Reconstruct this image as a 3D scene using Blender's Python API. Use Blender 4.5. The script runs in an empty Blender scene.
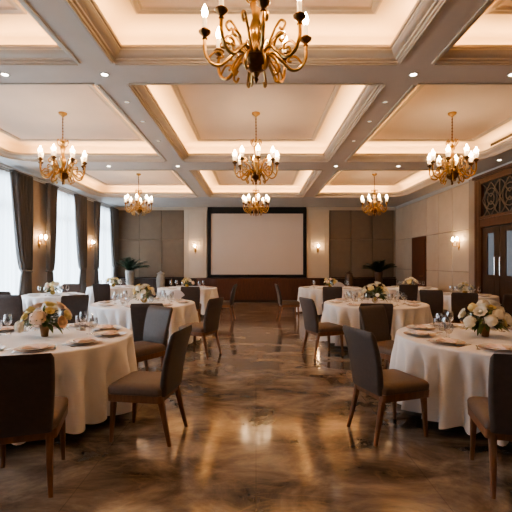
import bpy, bmesh, math, random
from mathutils import Vector, Matrix
PI = math.pi
SC = bpy.context.scene
C = SC.collection
random.seed(7)

# ------------------------------------------------------------------ materials
def mat(name, col, rough=.5, metal=0., spec=.5, emit=None, es=0., sheen=0.):
    m = bpy.data.materials.new(name); m.use_nodes = True
    b = m.node_tree.nodes['Principled BSDF']
    b.inputs['Base Color'].default_value = (*col, 1)
    b.inputs['Roughness'].default_value = rough
    b.inputs['Metallic'].default_value = metal
    b.inputs['Specular IOR Level'].default_value = spec
    if emit:
        b.inputs['Emission Color'].default_value = (*emit, 1)
        b.inputs['Emission Strength'].default_value = es
    if sheen: b.inputs['Sheen Weight'].default_value = sheen
    return m

def noisy(name, c1, c2, scale=8, rough=.5, metal=0., bump=0., bscale=60, stretch=(1,1,1), detail=6, spec=.5, dist=0., sheen=0.):
    m = mat(name, c1, rough, metal, spec, sheen=sheen)
    nt = m.node_tree; N = nt.nodes; L = nt.links; b = N['Principled BSDF']
    tc = N.new('ShaderNodeTexCoord'); mp = N.new('ShaderNodeMapping')
    mp.inputs['Scale'].default_value = stretch
    L.new(tc.outputs['Object'], mp.inputs['Vector'])
    n = N.new('ShaderNodeTexNoise'); n.inputs['Scale'].default_value = scale
    n.inputs['Detail'].default_value = detail; n.inputs['Distortion'].default_value = dist
    L.new(mp.outputs['Vector'], n.inputs['Vector'])
    r = N.new('ShaderNodeValToRGB')
    r.color_ramp.elements[0].position = .3; r.color_ramp.elements[1].position = .7
    r.color_ramp.elements[0].color = (*c1, 1); r.color_ramp.elements[1].color = (*c2, 1)
    L.new(n.outputs['Fac'], r.inputs['Fac']); L.new(r.outputs['Color'], b.inputs['Base Color'])
    if bump:
        n2 = N.new('ShaderNodeTexNoise'); n2.inputs['Scale'].default_value = bscale
        L.new(mp.outputs['Vector'], n2.inputs['Vector'])
        bp = N.new('ShaderNodeBump'); bp.inputs['Strength'].default_value = bump; bp.inputs['Distance'].default_value = .01
        L.new(n2.outputs['Fac'], bp.inputs['Height']); L.new(bp.outputs['Normal'], b.inputs['Normal'])
    return m

def marble():
    m = mat('polished_marble', (.1,.07,.05), .1)
    nt = m.node_tree; N = nt.nodes; L = nt.links; b = N['Principled BSDF']
    tc = N.new('ShaderNodeTexCoord')
    mp = N.new('ShaderNodeMapping'); mp.inputs['Rotation'].default_value = (0,0,.6); mp.inputs['Scale'].default_value = (1,1.7,1)
    L.new(tc.outputs['Object'], mp.inputs['Vector'])
    n = N.new('ShaderNodeTexNoise'); n.inputs['Scale'].default_value = 1.5; n.inputs['Detail'].default_value = 11
    n.inputs['Roughness'].default_value = .66; n.inputs['Distortion'].default_value = .45
    L.new(mp.outputs['Vector'], n.inputs['Vector'])
    r = N.new('ShaderNodeValToRGB'); e = r.color_ramp.elements
    e[0].position = .35; e[0].color = (.05,.041,.034,1)
    e[1].position = .69; e[1].color = (.42,.35,.28,1)
    k = e.new(.5); k.color = (.185,.15,.118,1)
    L.new(n.outputs['Fac'], r.inputs['Fac'])
    # light veins
    n2 = N.new('ShaderNodeTexNoise'); n2.inputs['Scale'].default_value = 1.1; n2.inputs['Detail'].default_value = 5
    n2.inputs['Distortion'].default_value = 1.0; L.new(mp.outputs['Vector'], n2.inputs['Vector'])
    r2 = N.new('ShaderNodeValToRGB'); e = r2.color_ramp.elements
    e[0].position = .485; e[0].color = (0,0,0,1); e[1].position = .515; e[1].color = (0,0,0,1)
    k = e.new(.5); k.color = (.22,.22,.22,1)
    L.new(n2.outputs['Fac'], r2.inputs['Fac'])
    mx = N.new('ShaderNodeMix'); mx.data_type = 'RGBA'
    L.new(r2.outputs['Color'], mx.inputs['Factor']); L.new(r.outputs['Color'], mx.inputs['A'])
    mx.inputs['B'].default_value = (.38,.28,.19,1)
    # fine slab joints
    br = N.new('ShaderNodeTexBrick'); br.inputs['Scale'].default_value = 1; br.inputs['Mortar Size'].default_value = .003
    br.inputs['Brick Width'].default_value = 1.2; br.inputs['Row Height'].default_value = 1.2; br.offset = 0
    br.inputs['Color1'].default_value = (1,1,1,1); br.inputs['Color2'].default_value = (.9,.9,.9,1); br.inputs['Mortar'].default_value = (.55,.55,.55,1)
    L.new(tc.outputs['Object'], br.inputs['Vector'])
    mu = N.new('ShaderNodeMix'); mu.data_type = 'RGBA'; mu.blend_type = 'MULTIPLY'; mu.inputs['Factor'].default_value = .8
    L.new(mx.outputs['Result'], mu.inputs['A']); L.new(br.outputs['Color'], mu.inputs['B'])
    L.new(mu.outputs['Result'], b.inputs['Base Color'])
    mr = N.new('ShaderNodeMapRange'); mr.inputs['To Min'].default_value = .08; mr.inputs['To Max'].default_value = .15
    L.new(n.outputs['Fac'], mr.inputs['Value']); L.new(mr.outputs['Result'], b.inputs['Roughness'])
    b.inputs['Specular IOR Level'].default_value = .9
    return m

def glass(name, tint=(1,1,1), gl=.12):
    m = bpy.data.materials.new(name); m.use_nodes = True
    nt = m.node_tree; N = nt.nodes; L = nt.links; N.clear()
    o = N.new('ShaderNodeOutputMaterial'); t = N.new('ShaderNodeBsdfTransparent'); g = N.new('ShaderNodeBsdfGlossy')
    t.inputs['Color'].default_value = (*tint, 1); g.inputs['Roughness'].default_value = .03
    mx = N.new('ShaderNodeMixShader'); lw = N.new('ShaderNodeLayerWeight'); lw.inputs['Blend'].default_value = gl*2
    L.new(lw.outputs['Facing'], mx.inputs['Fac']); L.new(t.outputs[0], mx.inputs[1]); L.new(g.outputs[0], mx.inputs[2])
    L.new(mx.outputs[0], o.inputs['Surface'])
    return m

def sheer_mat():
    m = bpy.data.materials.new('sheer_voile'); m.use_nodes = True
    nt = m.node_tree; N = nt.nodes; L = nt.links; N.clear()
    o = N.new('ShaderNodeOutputMaterial'); t = N.new('ShaderNodeBsdfTranslucent'); d = N.new('ShaderNodeBsdfDiffuse')
    t.inputs['Color'].default_value = (.86,.9,.93,1); d.inputs['Color'].default_value = (.8,.82,.84,1)
    mx = N.new('ShaderNodeMixShader'); mx.inputs['Fac'].default_value = .3
    L.new(t.outputs[0], mx.inputs[1]); L.new(d.outputs[0], mx.inputs[2])
    tr = N.new('ShaderNodeBsdfTransparent'); m2 = N.new('ShaderNodeMixShader'); m2.inputs['Fac'].default_value = .2
    L.new(mx.outputs[0], m2.inputs[1]); L.new(tr.outputs[0], m2.inputs[2])
    L.new(m2.outputs[0], o.inputs['Surface'])
    return m

def frost_mat():
    m = bpy.data.materials.new('glowing_frosted_cup'); m.use_nodes = True
    nt = m.node_tree; N = nt.nodes; L = nt.links; N.clear()
    o = N.new('ShaderNodeOutputMaterial'); t = N.new('ShaderNodeBsdfTranslucent'); e = N.new('ShaderNodeEmission')
    t.inputs['Color'].default_value = (1,.93,.82,1); e.inputs['Color'].default_value = (1,.68,.40,1); e.inputs['Strength'].default_value = .45  # amber emission added to the glass imitates the bulb lighting the cup
    ad = N.new('ShaderNodeAddShader'); L.new(t.outputs[0], ad.inputs[0]); L.new(e.outputs[0], ad.inputs[1])
    tr = N.new('ShaderNodeBsdfTransparent'); mx = N.new('ShaderNodeMixShader'); mx.inputs['Fac'].default_value = .55
    L.new(ad.outputs[0], mx.inputs[1]); L.new(tr.outputs[0], mx.inputs[2]); L.new(mx.outputs[0], o.inputs['Surface'])
    return m

def wood(name, c1, c2, rough=.35):
    return noisy(name, c1, c2, scale=6, rough=rough, stretch=(6,6,.6), detail=5, dist=.6)

M = dict(
 floor=marble(),
 beam=noisy('beam_plaster', (.60,.505,.435), (.64,.54,.465), 3, .7),
 cove=noisy('cove_cream_plaster', (.78,.67,.52), (.82,.71,.56), 3, .7),
 mould=noisy('moulding_plaster', (.52,.44,.36), (.56,.475,.39), 3, .55),
 panel=noisy('panel_plaster', (.66,.53,.43), (.70,.56,.455), 2, .75),
 soffit=noisy('soffit_plaster', (.50,.49,.49), (.54,.53,.52), 2, .7),
 wallL=noisy('tan_wall_fabric', (.33,.265,.21), (.36,.29,.23), 5, .8, bump=.05, bscale=200),
 wallR=noisy('beige_wall_panel', (.45,.385,.31), (.49,.42,.34), 3, .7, bump=.03, bscale=150),
 brownp=noisy('brown_padded_fabric', (.19,.142,.10), (.21,.158,.112), 5, .85, bump=.08, bscale=250),
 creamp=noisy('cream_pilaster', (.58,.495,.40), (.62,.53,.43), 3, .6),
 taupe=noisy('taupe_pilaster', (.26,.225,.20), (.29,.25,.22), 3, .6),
 black=mat('screen_black', (.006,.006,.007), .7),
 screen=noisy('projection_fabric', (.66,.56,.48), (.68,.58,.50), 1, .8),
 redwood=wood('red_brown_panelling', (.085,.032,.018), (.13,.05,.027)),
 dkwood=wood('dark_walnut', (.035,.018,.011), (.06,.03,.018)),
 doorwood=wood('mahogany_frame', (.075,.032,.017), (.12,.053,.027), .3),
 legwood=wood('chair_walnut', (.16,.072,.036), (.24,.115,.058), .33),
 chair=noisy('taupe_brown_upholstery', (.062,.046,.040), (.078,.058,.050), 30, .55, bump=.08, bscale=400, spec=.45, sheen=.15),
 seat=noisy('brown_seat_upholstery', (.12,.083,.062), (.145,.10,.075), 30, .5, bump=.08, bscale=400, spec=.45),
 cloth=noisy('white_linen', (.80,.79,.80), (.84,.83,.84), 10, .75, bump=.05, bscale=120, spec=.2, sheen=.2),
 brass=noisy('aged_brass', (.36,.215,.08), (.46,.29,.115), 20, .28, 1., bump=.05, bscale=50),
 dkbrass=noisy('dark_bronze', (.16,.08,.035), (.24,.125,.05), 20, .3, 1.),
 candle=mat('glowing_ivory_sleeve', (.85,.74,.56), .5, emit=(1,.62,.32), es=.8),  # emission put into the sleeve imitates bulb light shining through it
 bulb=mat('warm_bulb', (1,.9,.7), .4, emit=(1,.71,.42), es=92),
 sbulb=mat('sconce_bulb', (1,.9,.7), .4, emit=(1,.62,.30), es=130),
 shade=mat('glowing_glass_shade', (.9,.8,.65), .4, emit=(1,.68,.38), es=3.5),
 dl=mat('downlight_lens', (1,.95,.9), .4, emit=(1,.88,.72), es=14),
 dltrim=mat('downlight_trim', (.55,.49,.43), .5),
 curtain=noisy('grey_brown_drape', (.105,.096,.090), (.125,.114,.106), 12, .85, bump=.05, bscale=100, stretch=(1,1,.1), sheen=.1),
 sheer=sheer_mat(),
 wglass=glass('window_glass'),
 cglass=glass('clear_glassware', (.97,.97,.97), .25),
 wframe=mat('window_frame_paint', (.55,.54,.53), .4),
 china=noisy('white_china', (.82,.78,.74), (.85,.81,.77), 3, .2),
 charger=noisy('rose_beige_charger', (.74,.60,.52), (.80,.66,.57), 3, .25),
 napkin=noisy('blush_napkin', (.74,.60,.54), (.80,.66,.60), 12, .8, bump=.1, bscale=80),
 wnapkin=noisy('pale_lilac_napkin', (.70,.68,.74), (.76,.74,.79), 12, .8, bump=.1, bscale=80),
 silver=mat('silver_cutlery', (.75,.71,.66), .18, 1.),
 vase=noisy('bronze_vase', (.24,.12,.05), (.34,.18,.075), 12, .35, .6),
 gvase=noisy('gold_vase', (.36,.24,.06), (.48,.33,.10), 12, .3, .7),
 leaf=noisy('leaf_green', (.055,.10,.025), (.14,.19,.055), 14, .5),
 pleaf=noisy('palm_green', (.012,.04,.018), (.025,.07,.03), 14, .45),
 white=noisy('cream_white_petals', (.86,.80,.66), (.92,.88,.78), 20, .6),
 blush=noisy('blush_petals', (.84,.62,.48), (.90,.72,.60), 20, .6),
 peach=noisy('peach_petals', (.84,.58,.38), (.90,.68,.48), 20, .6),
 yellow=noisy('soft_yellow_petals', (.80,.66,.30), (.86,.74,.42), 20, .6),
 stonep=noisy('pale_stone_pot', (.30,.29,.27), (.38,.36,.33), 10, .5),
 brownpot=noisy('brown_glazed_urn', (.10,.055,.035), (.15,.08,.05), 10, .3),
 soil=noisy('soil', (.02,.014,.01), (.04,.028,.02), 40, .95),
 vent=mat('vent_black', (.02,.018,.016), .6),
 pane=mat('glowing_lobby_glass', (.05,.055,.06), .08, emit=(.55,.66,.78), es=.17),  # weak bluish emission stands in for lobby light behind the panes
 wine=mat('red_wine', (.10,.01,.012), .1),
 fret=noisy('dull_bronze_fretwork', (.15,.12,.09), (.20,.16,.12), 20, .5, .2),
 dimdl=mat('dim_downlight_lens', (.8,.7,.6), .4, emit=(1,.8,.6), es=.7),
 frost=frost_mat(),
 led=mat('x_led', (1,1,1), .5),
)

# ------------------------------------------------------------------ geometry helpers
def box(bm, x0, x1, y0, y1, z0, z1):
    v = [bm.verts.new(p) for p in ((x0,y0,z0),(x1,y0,z0),(x1,y1,z0),(x0,y1,z0),(x0,y0,z1),(x1,y0,z1),(x1,y1,z1),(x0,y1,z1))]
    for f in ((3,2,1,0),(4,5,6,7),(0,1,5,4),(1,2,6,5),(2,3,7,6),(3,0,4,7)): bm.faces.new([v[i] for i in f])

def loft(bm, rings, cap=True):
    R = [[bm.verts.new(p) for p in r] for r in rings]; n = len(R[0])
    for a, b in zip(R, R[1:]):
        for i in range(n):
            j = (i+1) % n; bm.faces.new((a[i], a[j], b[j], b[i]))
    if cap:
        bm.faces.new(R[0][::-1]); bm.faces.new(R[-1])
    return R

def rrect(w, d, r, n=4):
    out = []
    for cx, cy, a0 in ((w/2-r, d/2-r, 0), (-w/2+r, d/2-r, PI/2), (-w/2+r, -d/2+r, PI), (w/2-r, -d/2+r, 1.5*PI)):
        for k in range(n+1):
            a = a0 + k*PI/2/n; out.append((cx + r*math.cos(a), cy + r*math.sin(a)))
    return out

def lathe(bm, prof, seg=20, c=(0,0,0)):
    rings = []
    for r, z in prof:
        r = max(r, .0004)
        rings.append([(c[0]+r*math.cos(2*PI*k/seg), c[1]+r*math.sin(2*PI*k/seg), c[2]+z) for k in range(seg)])
    loft(bm, rings)

def tube(bm, pts, rad, seg=8):
    pts = [Vector(p) for p in pts]; n = len(pts)
    if not isinstance(rad, (list, tuple)): rad = [rad]*n
    T = [(pts[min(i+1, n-1)] - pts[max(i-1, 0)]).normalized() for i in range(n)]
    up = Vector((0,0,1)) if abs(T[0].z) < .9 else Vector((1,0,0))
    N = (up - T[0]*up.dot(T[0])).normalized(); rings = []
    for i in range(n):
        N = (N - T[i]*N.dot(T[i])).normalized(); B = T[i].cross(N)
        rings.append([pts[i] + rad[i]*(N*math.cos(2*PI*k/seg) + B*math.sin(2*PI*k/seg)) for k in range(seg)])
    loft(bm, rings)

def bez(pts, n=10):
    """Catmull-Rom through pts"""
    P = [Vector(p) for p in pts]; P = [P[0]*2-P[1]] + P + [P[-1]*2-P[-2]]; out = []
    for i in range(1, len(P)-2):
        for k in range(n):
            t = k/n; a, b, c, d = P[i-1:i+3]
            out.append(.5*((2*b) + (c-a)*t + (2*a-5*b+4*c-d)*t*t + (3*b-a-3*c+d)*t**3))
    out.append(P[-2]); return out

def mesh(name, bm, mats, ang=40):
    if not isinstance(mats, (list, tuple)): mats = [mats]
    bmesh.ops.remove_doubles(bm, verts=bm.verts, dist=1e-5)
    bmesh.ops.recalc_face_normals(bm, faces=bm.faces)
    me = bpy.data.meshes.new(name); bm.to_mesh(me); bm.free()
    for m in mats: me.materials.append(m)
    for p in me.polygons: p.use_smooth = True
    me.set_sharp_from_angle(angle=math.radians(ang))
    return me

def obj(name, bm, m, parent=None, loc=(0,0,0), rot=(0,0,0), ang=40):
    o = bpy.data.objects.new(name, mesh(name, bm, m, ang)); C.objects.link(o)
    o.location = loc; o.rotation_euler = rot
    if parent: o.parent = parent
    return o

def tag(o, label, cat, group=None, kind=None):
    if label: o['label'] = label
    if cat: o['category'] = cat
    if group: o['group'] = group
    if kind: o['kind'] = kind
    return o

def thing(name, label, cat, loc=(0,0,0), rz=0, group=None):
    o = bpy.data.objects.new(name, None); C.objects.link(o); o.empty_display_size = .1
    o.location = loc; o.rotation_euler = (0,0,rz)
    return tag(o, label, cat, group)

def struct(name, bm, m, parent=None, label=None):
    o = obj(name, bm, m, parent)
    if parent is None:
        o['kind'] = 'structure'
        if label: o['label'] = label
    return o

def dup(root, loc, rz=0, label=None, group=None):
    r = root.copy(); C.objects.link(r); r.location = loc; r.rotation_euler = (0,0,rz)
    if label: r['label'] = label
    if group: r['group'] = group
    for ch in list(root.children):
        c = ch.copy(); C.objects.link(c); c.parent = r
        for g in ch.children:
            d = g.copy(); C.objects.link(d); d.parent = c
    return r
NB = bmesh.new
class Kind:
    """first placement uses the prototype itself, later ones copy it"""
    def __init__(s, root): s.root = root; s.used = False
    def put(s, loc, rz, label, group=None):
        if not s.used:
            s.used = True; o = s.root; o.location = loc; o.rotation_euler = (0,0,rz)
            o['label'] = label
            if group: o['group'] = group
            return o
        return dup(s.root, loc, rz, label, group)

def px(x, y): return 256 + 400*x/y

# ------------------------------------------------------------------ room shell
XL, XR, YB, YF, ZS = -5.7, 5.6, 16.0, -3.0, 3.7
bm = NB(); box(bm, XL-.3, XR+.3, YF-.3, YB+.3, -.1, 0)
struct('floor', bm, M['floor'], label='polished brown marble floor')

# ceiling grid
xs = [(-5.25, -1.97), (-1.55, 1.55), (1.97, 4.85)]
ys = [(.55, 4.38), (4.92, 8.63), (9.5, 13.4)]
bmC = NB()   # material slots: 0 beam, 1 moulding, 2 cove, 3 panel, 4 soffit
def quadz(x0, x1, y0, y1, z, mi):
    if x1-x0 < 1e-4 or y1-y0 < 1e-4: return
    f = bmC.faces.new([bmC.verts.new(p) for p in ((x0,y0,z),(x0,y1,z),(x1,y1,z),(x1,y0,z))]); f.material_index = mi
xc = [XL-.2, -5.25, -1.97, -1.55, 1.55, 1.97, 4.85, XR+.2]
yc = [YF-.2, .55, 4.38, 4.92, 8.63, 9.5, 13.4, YB+.2]
for i in range(7):
    for j in range(7):
        if i % 2 == 1 and j % 2 == 1: continue
        quadz(xc[i], xc[i+1], yc[j], yc[j+1], ZS, 4 if i in (0, 6) or j == 6 else 0)
ZC = 4.05
def cring(x0, x1, y0, y1, u, z, R):
    """rounded/mitred rectangle inset by u; R = radii for corners (x1y1, x0y1, x0y0, x1y0)"""
    out = []
    for (cx, cy, sx, sy, a0), r in zip(((x1,y1,-1,-1,0), (x0,y1,1,-1,PI/2), (x0,y0,1,1,PI), (x1,y0,-1,1,1.5*PI)), R):
        ox, oy = cx + sx*max(r, u if r == 0 else 0), cy + sy*max(r, u if r == 0 else 0)
        rr = max(r-u, 0) if r else 0
        if r and u > r: ox, oy = cx + sx*u, cy + sy*u
        for k in range(7):
            a = a0 + k*PI/12; out.append((ox + rr*math.cos(a), oy + rr*math.sin(a), z))
    return out
def mitre_neg(x0, x1, y0, y1, u, z, R):
    if u >= 0: return cring(x0, x1, y0, y1, u, z, R)
    return cring(x0+u, x1-u, y0+u, y1-u, 0, z, [r-u if r else 0 for r in R])
prof = [(0,3.70,1),(0,3.725,1),(.025,3.725,1),(.03,3.74,1),(.05,3.75,1),(.075,3.765,1),(.095,3.79,1),(.10,3.805,1),(.12,3.805,1),(.12,3.835,1),
        (.10,3.835,1),(.10,3.79,2),(-.05,3.79,2),(-.05,4.00,2),(-.03,4.035,2),(0,ZC,2),(.34,ZC,2),(.34,4.02,1),(.36,4.015,1),(.385,4.03,1),(.40,4.03,1),(.41,4.045,1),(.43,4.035,1),(.43,4.042,3)]
for i, (x0, x1) in enumerate(xs):
    for j, (y0, y1) in enumerate(ys):
        rr = .38
        R = [0,0,0,0]
        if i == 0: R = [0, rr, rr, 0]
        if i == 2: R = [rr, 0, 0, rr]
        rings = [mitre_neg(x0, x1, y0, y1, u, z, R) for u, z, _ in prof]
        RV = [[bmC.verts.new(p) for p in r] for r in rings]; n = len(RV[0])
        for q, (a, b) in enumerate(zip(RV, RV[1:])):
            for k in range(n):
                l = (k+1) % n
                if (a[k].co-a[l].co).length < 1e-6 and (b[k].co-b[l].co).length < 1e-6: continue
                f = bmC.faces.new((a[k], a[l], b[l], b[k])); f.material_index = prof[q+1][2]
        f = bmC.faces.new(RV[-1]); f.material_index = 3
        # fill between square corner and arc
        for c, r in enumerate(R):
            if not r: continue
            cx, cy = ((x1,y1),(x0,y1),(x0,y0),(x1,y0))[c]
            arc = RV[0][c*7:c*7+7]
            cv = bmC.verts.new((cx, cy, ZS))
            for k in range(6):
                f = bmC.faces.new((cv, arc[k], arc[k+1])); f.material_index = 0
# shallow rebates (grey step mouldings) along the beam undersides
def strip(x0, x1, y0, y1, z0, z1, mi):
    n0 = len(bmC.faces); box(bmC, x0, x1, y0, y1, z0, z1); bmC.faces.ensure_lookup_table()
    for f in bmC.faces[n0:]: f.material_index = mi
for y0, y1 in ys:
    for x0, x1 in xs:
        e = .38 if x0 < -5 else 0; g = .38 if x1 > 4.5 else 0
        for yy, s in ((y0, -1), (y1, 1)):
            a, b = sorted((yy+s*.02, yy+s*.045)); strip(x0+e, x1-g, a, b, ZS-.014, ZS+.005, 1)
for x0, x1 in xs:
    for y0, y1 in ys:
        for xx, s in ((x0, -1), (x1, 1)):
            e = .38 if xx < -5 or xx > 4.5 else 0
            a, b = sorted((xx+s*.02, xx+s*.045)); strip(a, b, y0+e, y1-e, ZS-.014, ZS+.005, 1)
# slab above closing everything
strip(XL-.3, XR+.3, YF-.3, YB+.3, 4.3, 4.4, 0)
struct('ceiling', bmC, [M['beam'], M['mould'], M['cove'], M['panel'], M['soffit']], label='coffered plaster ceiling with lit coves')

# cove lights (LED strips lying in the troughs, shining up)
def area(x, y, z, sx, sy, power, col, rot=(PI,0,0), spread=PI):
    l = bpy.data.lights.new('cove_strip_light', 'AREA'); l.shape = 'RECTANGLE'; l.size = sx; l.size_y = sy
    l.energy = power; l.color = col; l.spread = spread
    o = bpy.data.objects.new('cove_strip_light', l); C.objects.link(o); o.location = (x,y,z); o.rotation_euler = rot
    return o
WARM = (1,.58,.26)
COVE = 4.4
for i, (x0, x1) in enumerate(xs):
    for j, (y0, y1) in enumerate(ys):
        e0 = .4 if i == 0 else .05; e1 = .4 if i == 2 else .05
        lx, ly = x1-x0-e0-e1, y1-y0-.5
        cx, cy = (x0+e0+x1-e1)/2, (y0+y1)/2
        for yy in (y0+.03, y1-.03): area(cx, yy, 3.80, lx, .08, COVE*lx, WARM)
        for xx in (x0+.03, x1-.03): area(xx, cy, 3.80, .08, ly, COVE*ly, WARM)

# left wall with window openings (d ranges) and window assemblies
WIN = [(1.25, 3.45), (4.5, 6.65), (7.75, 9.9), (10.98, 13.15), (14.15, 15.8)]
ZH = 3.55
bm = NB(); prev = YF-.2
for a, b in WIN:
    box(bm, XL-.2, XL, prev, a, 0, ZS+.1); box(bm, XL-.2, XL, a, b, ZH, ZS+.1); box(bm, XL-.2, XL, a, b, 0, .12); prev = b
box(bm, XL-.2, XL, prev, YB+.2, 0, ZS+.1)
struct('wall_left', bm, M['wallL'], label='tan wall with tall windows')
for k, (a, b) in enumerate(WIN):
    bm = NB()
    for z0, z1 in ((.12,.18), (2.76,2.83), (ZH-.06, ZH)): box(bm, XL-.14, XL-.07, a, b, z0, z1)
    for yy in (a, (a+b)/2-.03, b-.06): box(bm, XL-.14, XL-.07, yy, yy+.06, .18, ZH-.06)
    w = struct('window_%d' % (k+1), bm, M['wframe'], label='tall daylit window behind sheer voile')
    bm = NB(); box(bm, XL-.11, XL-.105, a+.05, b-.05, .17, ZH-.05)
    obj('glass_pane', bm, M['wglass'], w)
    area((XL-.25), (a+b)/2, (ZH+.12)/2, ZH, b-a, 92*(b-a), (.76,.89,1), (0, -PI/2, 0)).name = 'daylight'

# rear wall
bm = NB(); box(bm, XL-.2, XR+.2, YB, YB+.2, 0, ZS+.1)
wr = struct('wall_rear', bm, M['wallR'], label='rear wall with screen, pilasters and padded panels')
def rear_panels(x0, x1, n, m):
    bm = NB(); g = .005
    for k in range(n):
        a, b = x0+(x1-x0)*k/n+g, x0+(x1-x0)*(k+1)/n-g
        for z0, z1 in ((.92, 2.4), (2.41, ZS-.12)):
            rings = []
            for ins, y in ((0, YB), (0, YB-.036), (.004, YB-.04)):
                rings.append([(a+ins,y,z0+ins),(b-ins,y,z0+ins),(b-ins,y,z1-ins),(a+ins,y,z1-ins)])
            loft(bm, rings)
    return struct('padded_panels', bm, m, wr)
rear_panels(-5.55, -2.88, 3, M['brownp']); rear_panels(2.93, 5.5, 3, M['brownp'])
bm = NB()
for x0, x1 in ((-2.86, -1.96), (2.02, 2.9)):
    box(bm, x0, x1, YB-.09, YB, .88, ZS-.1)
    for a, b, c, d in ((x0+.14, x0+.165, 1.05, 3.45), (x1-.165, x1-.14, 1.05, 3.45)): box(bm, a, b, YB-.105, YB-.09, c, d)
    for z in (1.05, 3.43): box(bm, x0+.14, x1-.14, YB-.105, YB-.09, z, z+.025)
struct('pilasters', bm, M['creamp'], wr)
bm = NB(); box(bm, XL, XR, YB-.1, YB, ZS-.1, ZS); box(bm, XL, XR, YB-.14, YB, ZS-.05, ZS)
o = struct('trim_1', bm, M['mould'], label='plaster cornice along the rear wall')
bm = NB(); box(bm, XL, XR, YB-.05, YB, 0, .9); box(bm, XL, XR, YB-.07, YB, .88, .92)
struct('wainscot', bm, M['dkwood'], wr)

# projection screen
s = thing('projection_screen', 'large blank projection screen in a black surround on the rear wall', 'screen', (.04, YB-.115, .92))
bm = NB()
for a, b, c, d in ((-1.95,1.95,0,.1), (-1.95,1.95,2.52,2.77), (-1.95,-1.83,.1,2.52), (1.83,1.95,.1,2.52)): box(bm, a, b, -.06, .0125, c, d)
obj('surround', bm, M['black'], s)
bm = NB(); box(bm, -1.83, 1.83, -.02, .004, .1, 2.52); obj('screen_surface', bm, M['screen'], s)
# low red brown credenza / stage front below the screen
s = thing('low_credenza', 'long red-brown wooden credenza below the projection screen', 'cabinet', (.08, 15.62, 0))
bm = NB(); box(bm, -2.38, 2.38, -.2, .2, .06, .86); obj('carcass', bm, M['redwood'], s)
bm = NB(); box(bm, -2.4, 2.4, -.22, .2, .86, .9); obj('top', bm, M['redwood'], s)
bm = NB(); box(bm, -2.34, 2.34, -.17, .2, 0, .06); obj('plinth', bm, M['dkwood'], s)
for k in range(6):
    a = -2.36+k*.787
    bm = NB(); box(bm, a+.006, a+.781, -.218, -.2, .08, .85); d = obj('door', bm, M['redwood'], s)
for sx, nm in ((-4.35, 'dark sideboard against the rear wall on the window side'), (4.2, 'dark sideboard against the rear wall below the right padded panels')):
    s = thing('sideboard', nm, 'sideboard', (sx, 15.62, 0), 0, 'dark sideboards')
    w = 1.1 if sx < 0 else 1.2
    bm = NB(); box(bm, -w, w, -.2, .2, .1, .84); obj('carcass', bm, M['dkwood'], s)
    bm = NB(); box(bm, -w-.02, w+.02, -.22, .2, .84, .88); obj('top', bm, M['dkwood'], s)
    for k in range(3):
        a = -w+k*2*w/3
        bm = NB(); box(bm, a+.006, a+2*w/3-.006, -.215, -.2, .12, .83); obj('door', bm, M['dkwood'], s)
    for a in (-w+.05, w-.05):
        for b in (-.16, .16):
            bm = NB(); box(bm, a-.025, a+.025, b-.025, b+.025, 0, .1); obj('leg', bm, M['dkwood'], s)

# right wall
bm = NB(); box(bm, XR, XR+.2, YF-.2, YB+.2, 0, ZS+.1)
wq = struct('wall_right', bm, M['taupe'], label='beige panelled wall with doors')
bm = NB(); edges = [10.42, 11.32, 12.22, 13.08]; g = .008
def wpan(a, b, z0, z1):
    rings = []
    for ins, x in ((0, XR), (0, XR-.03), (.006, XR-.036)):
        rings.append([(x,a+g+ins,z0+g+ins),(x,b-g-ins,z0+g+ins),(x,b-g-ins,z1-g-ins),(x,a+g+ins,z1-g-ins)])
    loft(bm, rings)
for a, b in zip(edges, edges[1:]):
    for z0, z1 in ((.12,1.25),(1.25,2.38),(2.38,3.62)): wpan(a, b, z0, z1)
wpan(13.08, 14.28, 2.38, 3.62)
for a, b in ((14.28, 15.14), (15.14, 15.96)):
    for z0, z1 in ((.12,1.25),(1.25,2.38),(2.38,3.62)): wpan(a, b, z0, z1)
for a, b in ((-3, -1.8), (-1.8,-.6), (-.6,.6), (.6,1.8), (1.8,3.0), (3.0,4.2), (4.2,5.4), (5.4,6.3)):
    for z0, z1 in ((.12,1.25),(1.25,2.38),(2.38,3.62)): wpan(a, b, z0, z1)
struct('wall_panels', bm, M['wallR'], wq)
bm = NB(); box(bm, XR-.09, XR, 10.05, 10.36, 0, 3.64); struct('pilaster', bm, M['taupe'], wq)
bm = NB(); box(bm, XR-.02, XR, 10.42, 13.08, 0, .12); box(bm, XR-.02, XR, 14.28, YB, 0, .12)
struct('baseboard_right', bm, M['dkwood'], label='dark baseboard of the right wall')
bm = NB(); prev = YF
box(bm, XL, XL+.02, 10.1, 10.9, 0, .12); box(bm, XL, XL+.02, 13.3, 14.2, 0, .12); box(bm, XL, XL+.02, 6.85, 7.65, 0, .12)
struct('baseboard_left', bm, M['dkwood'], label='dark baseboard of the window wall')
for nm, s in (('trim_2', -1), ('trim_3', 1)):
    bm = NB(); X = XL if s < 0 else XR
    for w, z in ((.05, 3.62), (.09, 3.66)):
        a, b = sorted((X, X-s*w)); box(bm, a, b, YF, YB-.15, z, 3.70)
    struct(nm, bm, M['soffit'], label='plaster cornice along the side wall')
bm = NB(); box(bm, XL-.2, XR+.2, YF-.2, YF, 0, ZS+.1); struct('wall_front', bm, M['wallR'], label='wall behind the viewer')

# service door on right wall
bm = NB(); box(bm, XR-.05, XR, 13.1, 14.25, 0, 2.36)
d = struct('door_1', bm, M['redwood'], label='plain red-brown service door far down the right wall')
bm = NB(); box(bm, XR-.065, XR-.05, 13.17, 14.18, .01, 2.28); obj('door_leaf', bm, M['redwood'], d)
bm = NB(); tube(bm, [(XR-.065,13.28,1.05),(XR-.12,13.28,1.05),(XR-.12,13.40,1.05)], .01); obj('door_handle', bm, M['brass'], d)

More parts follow.
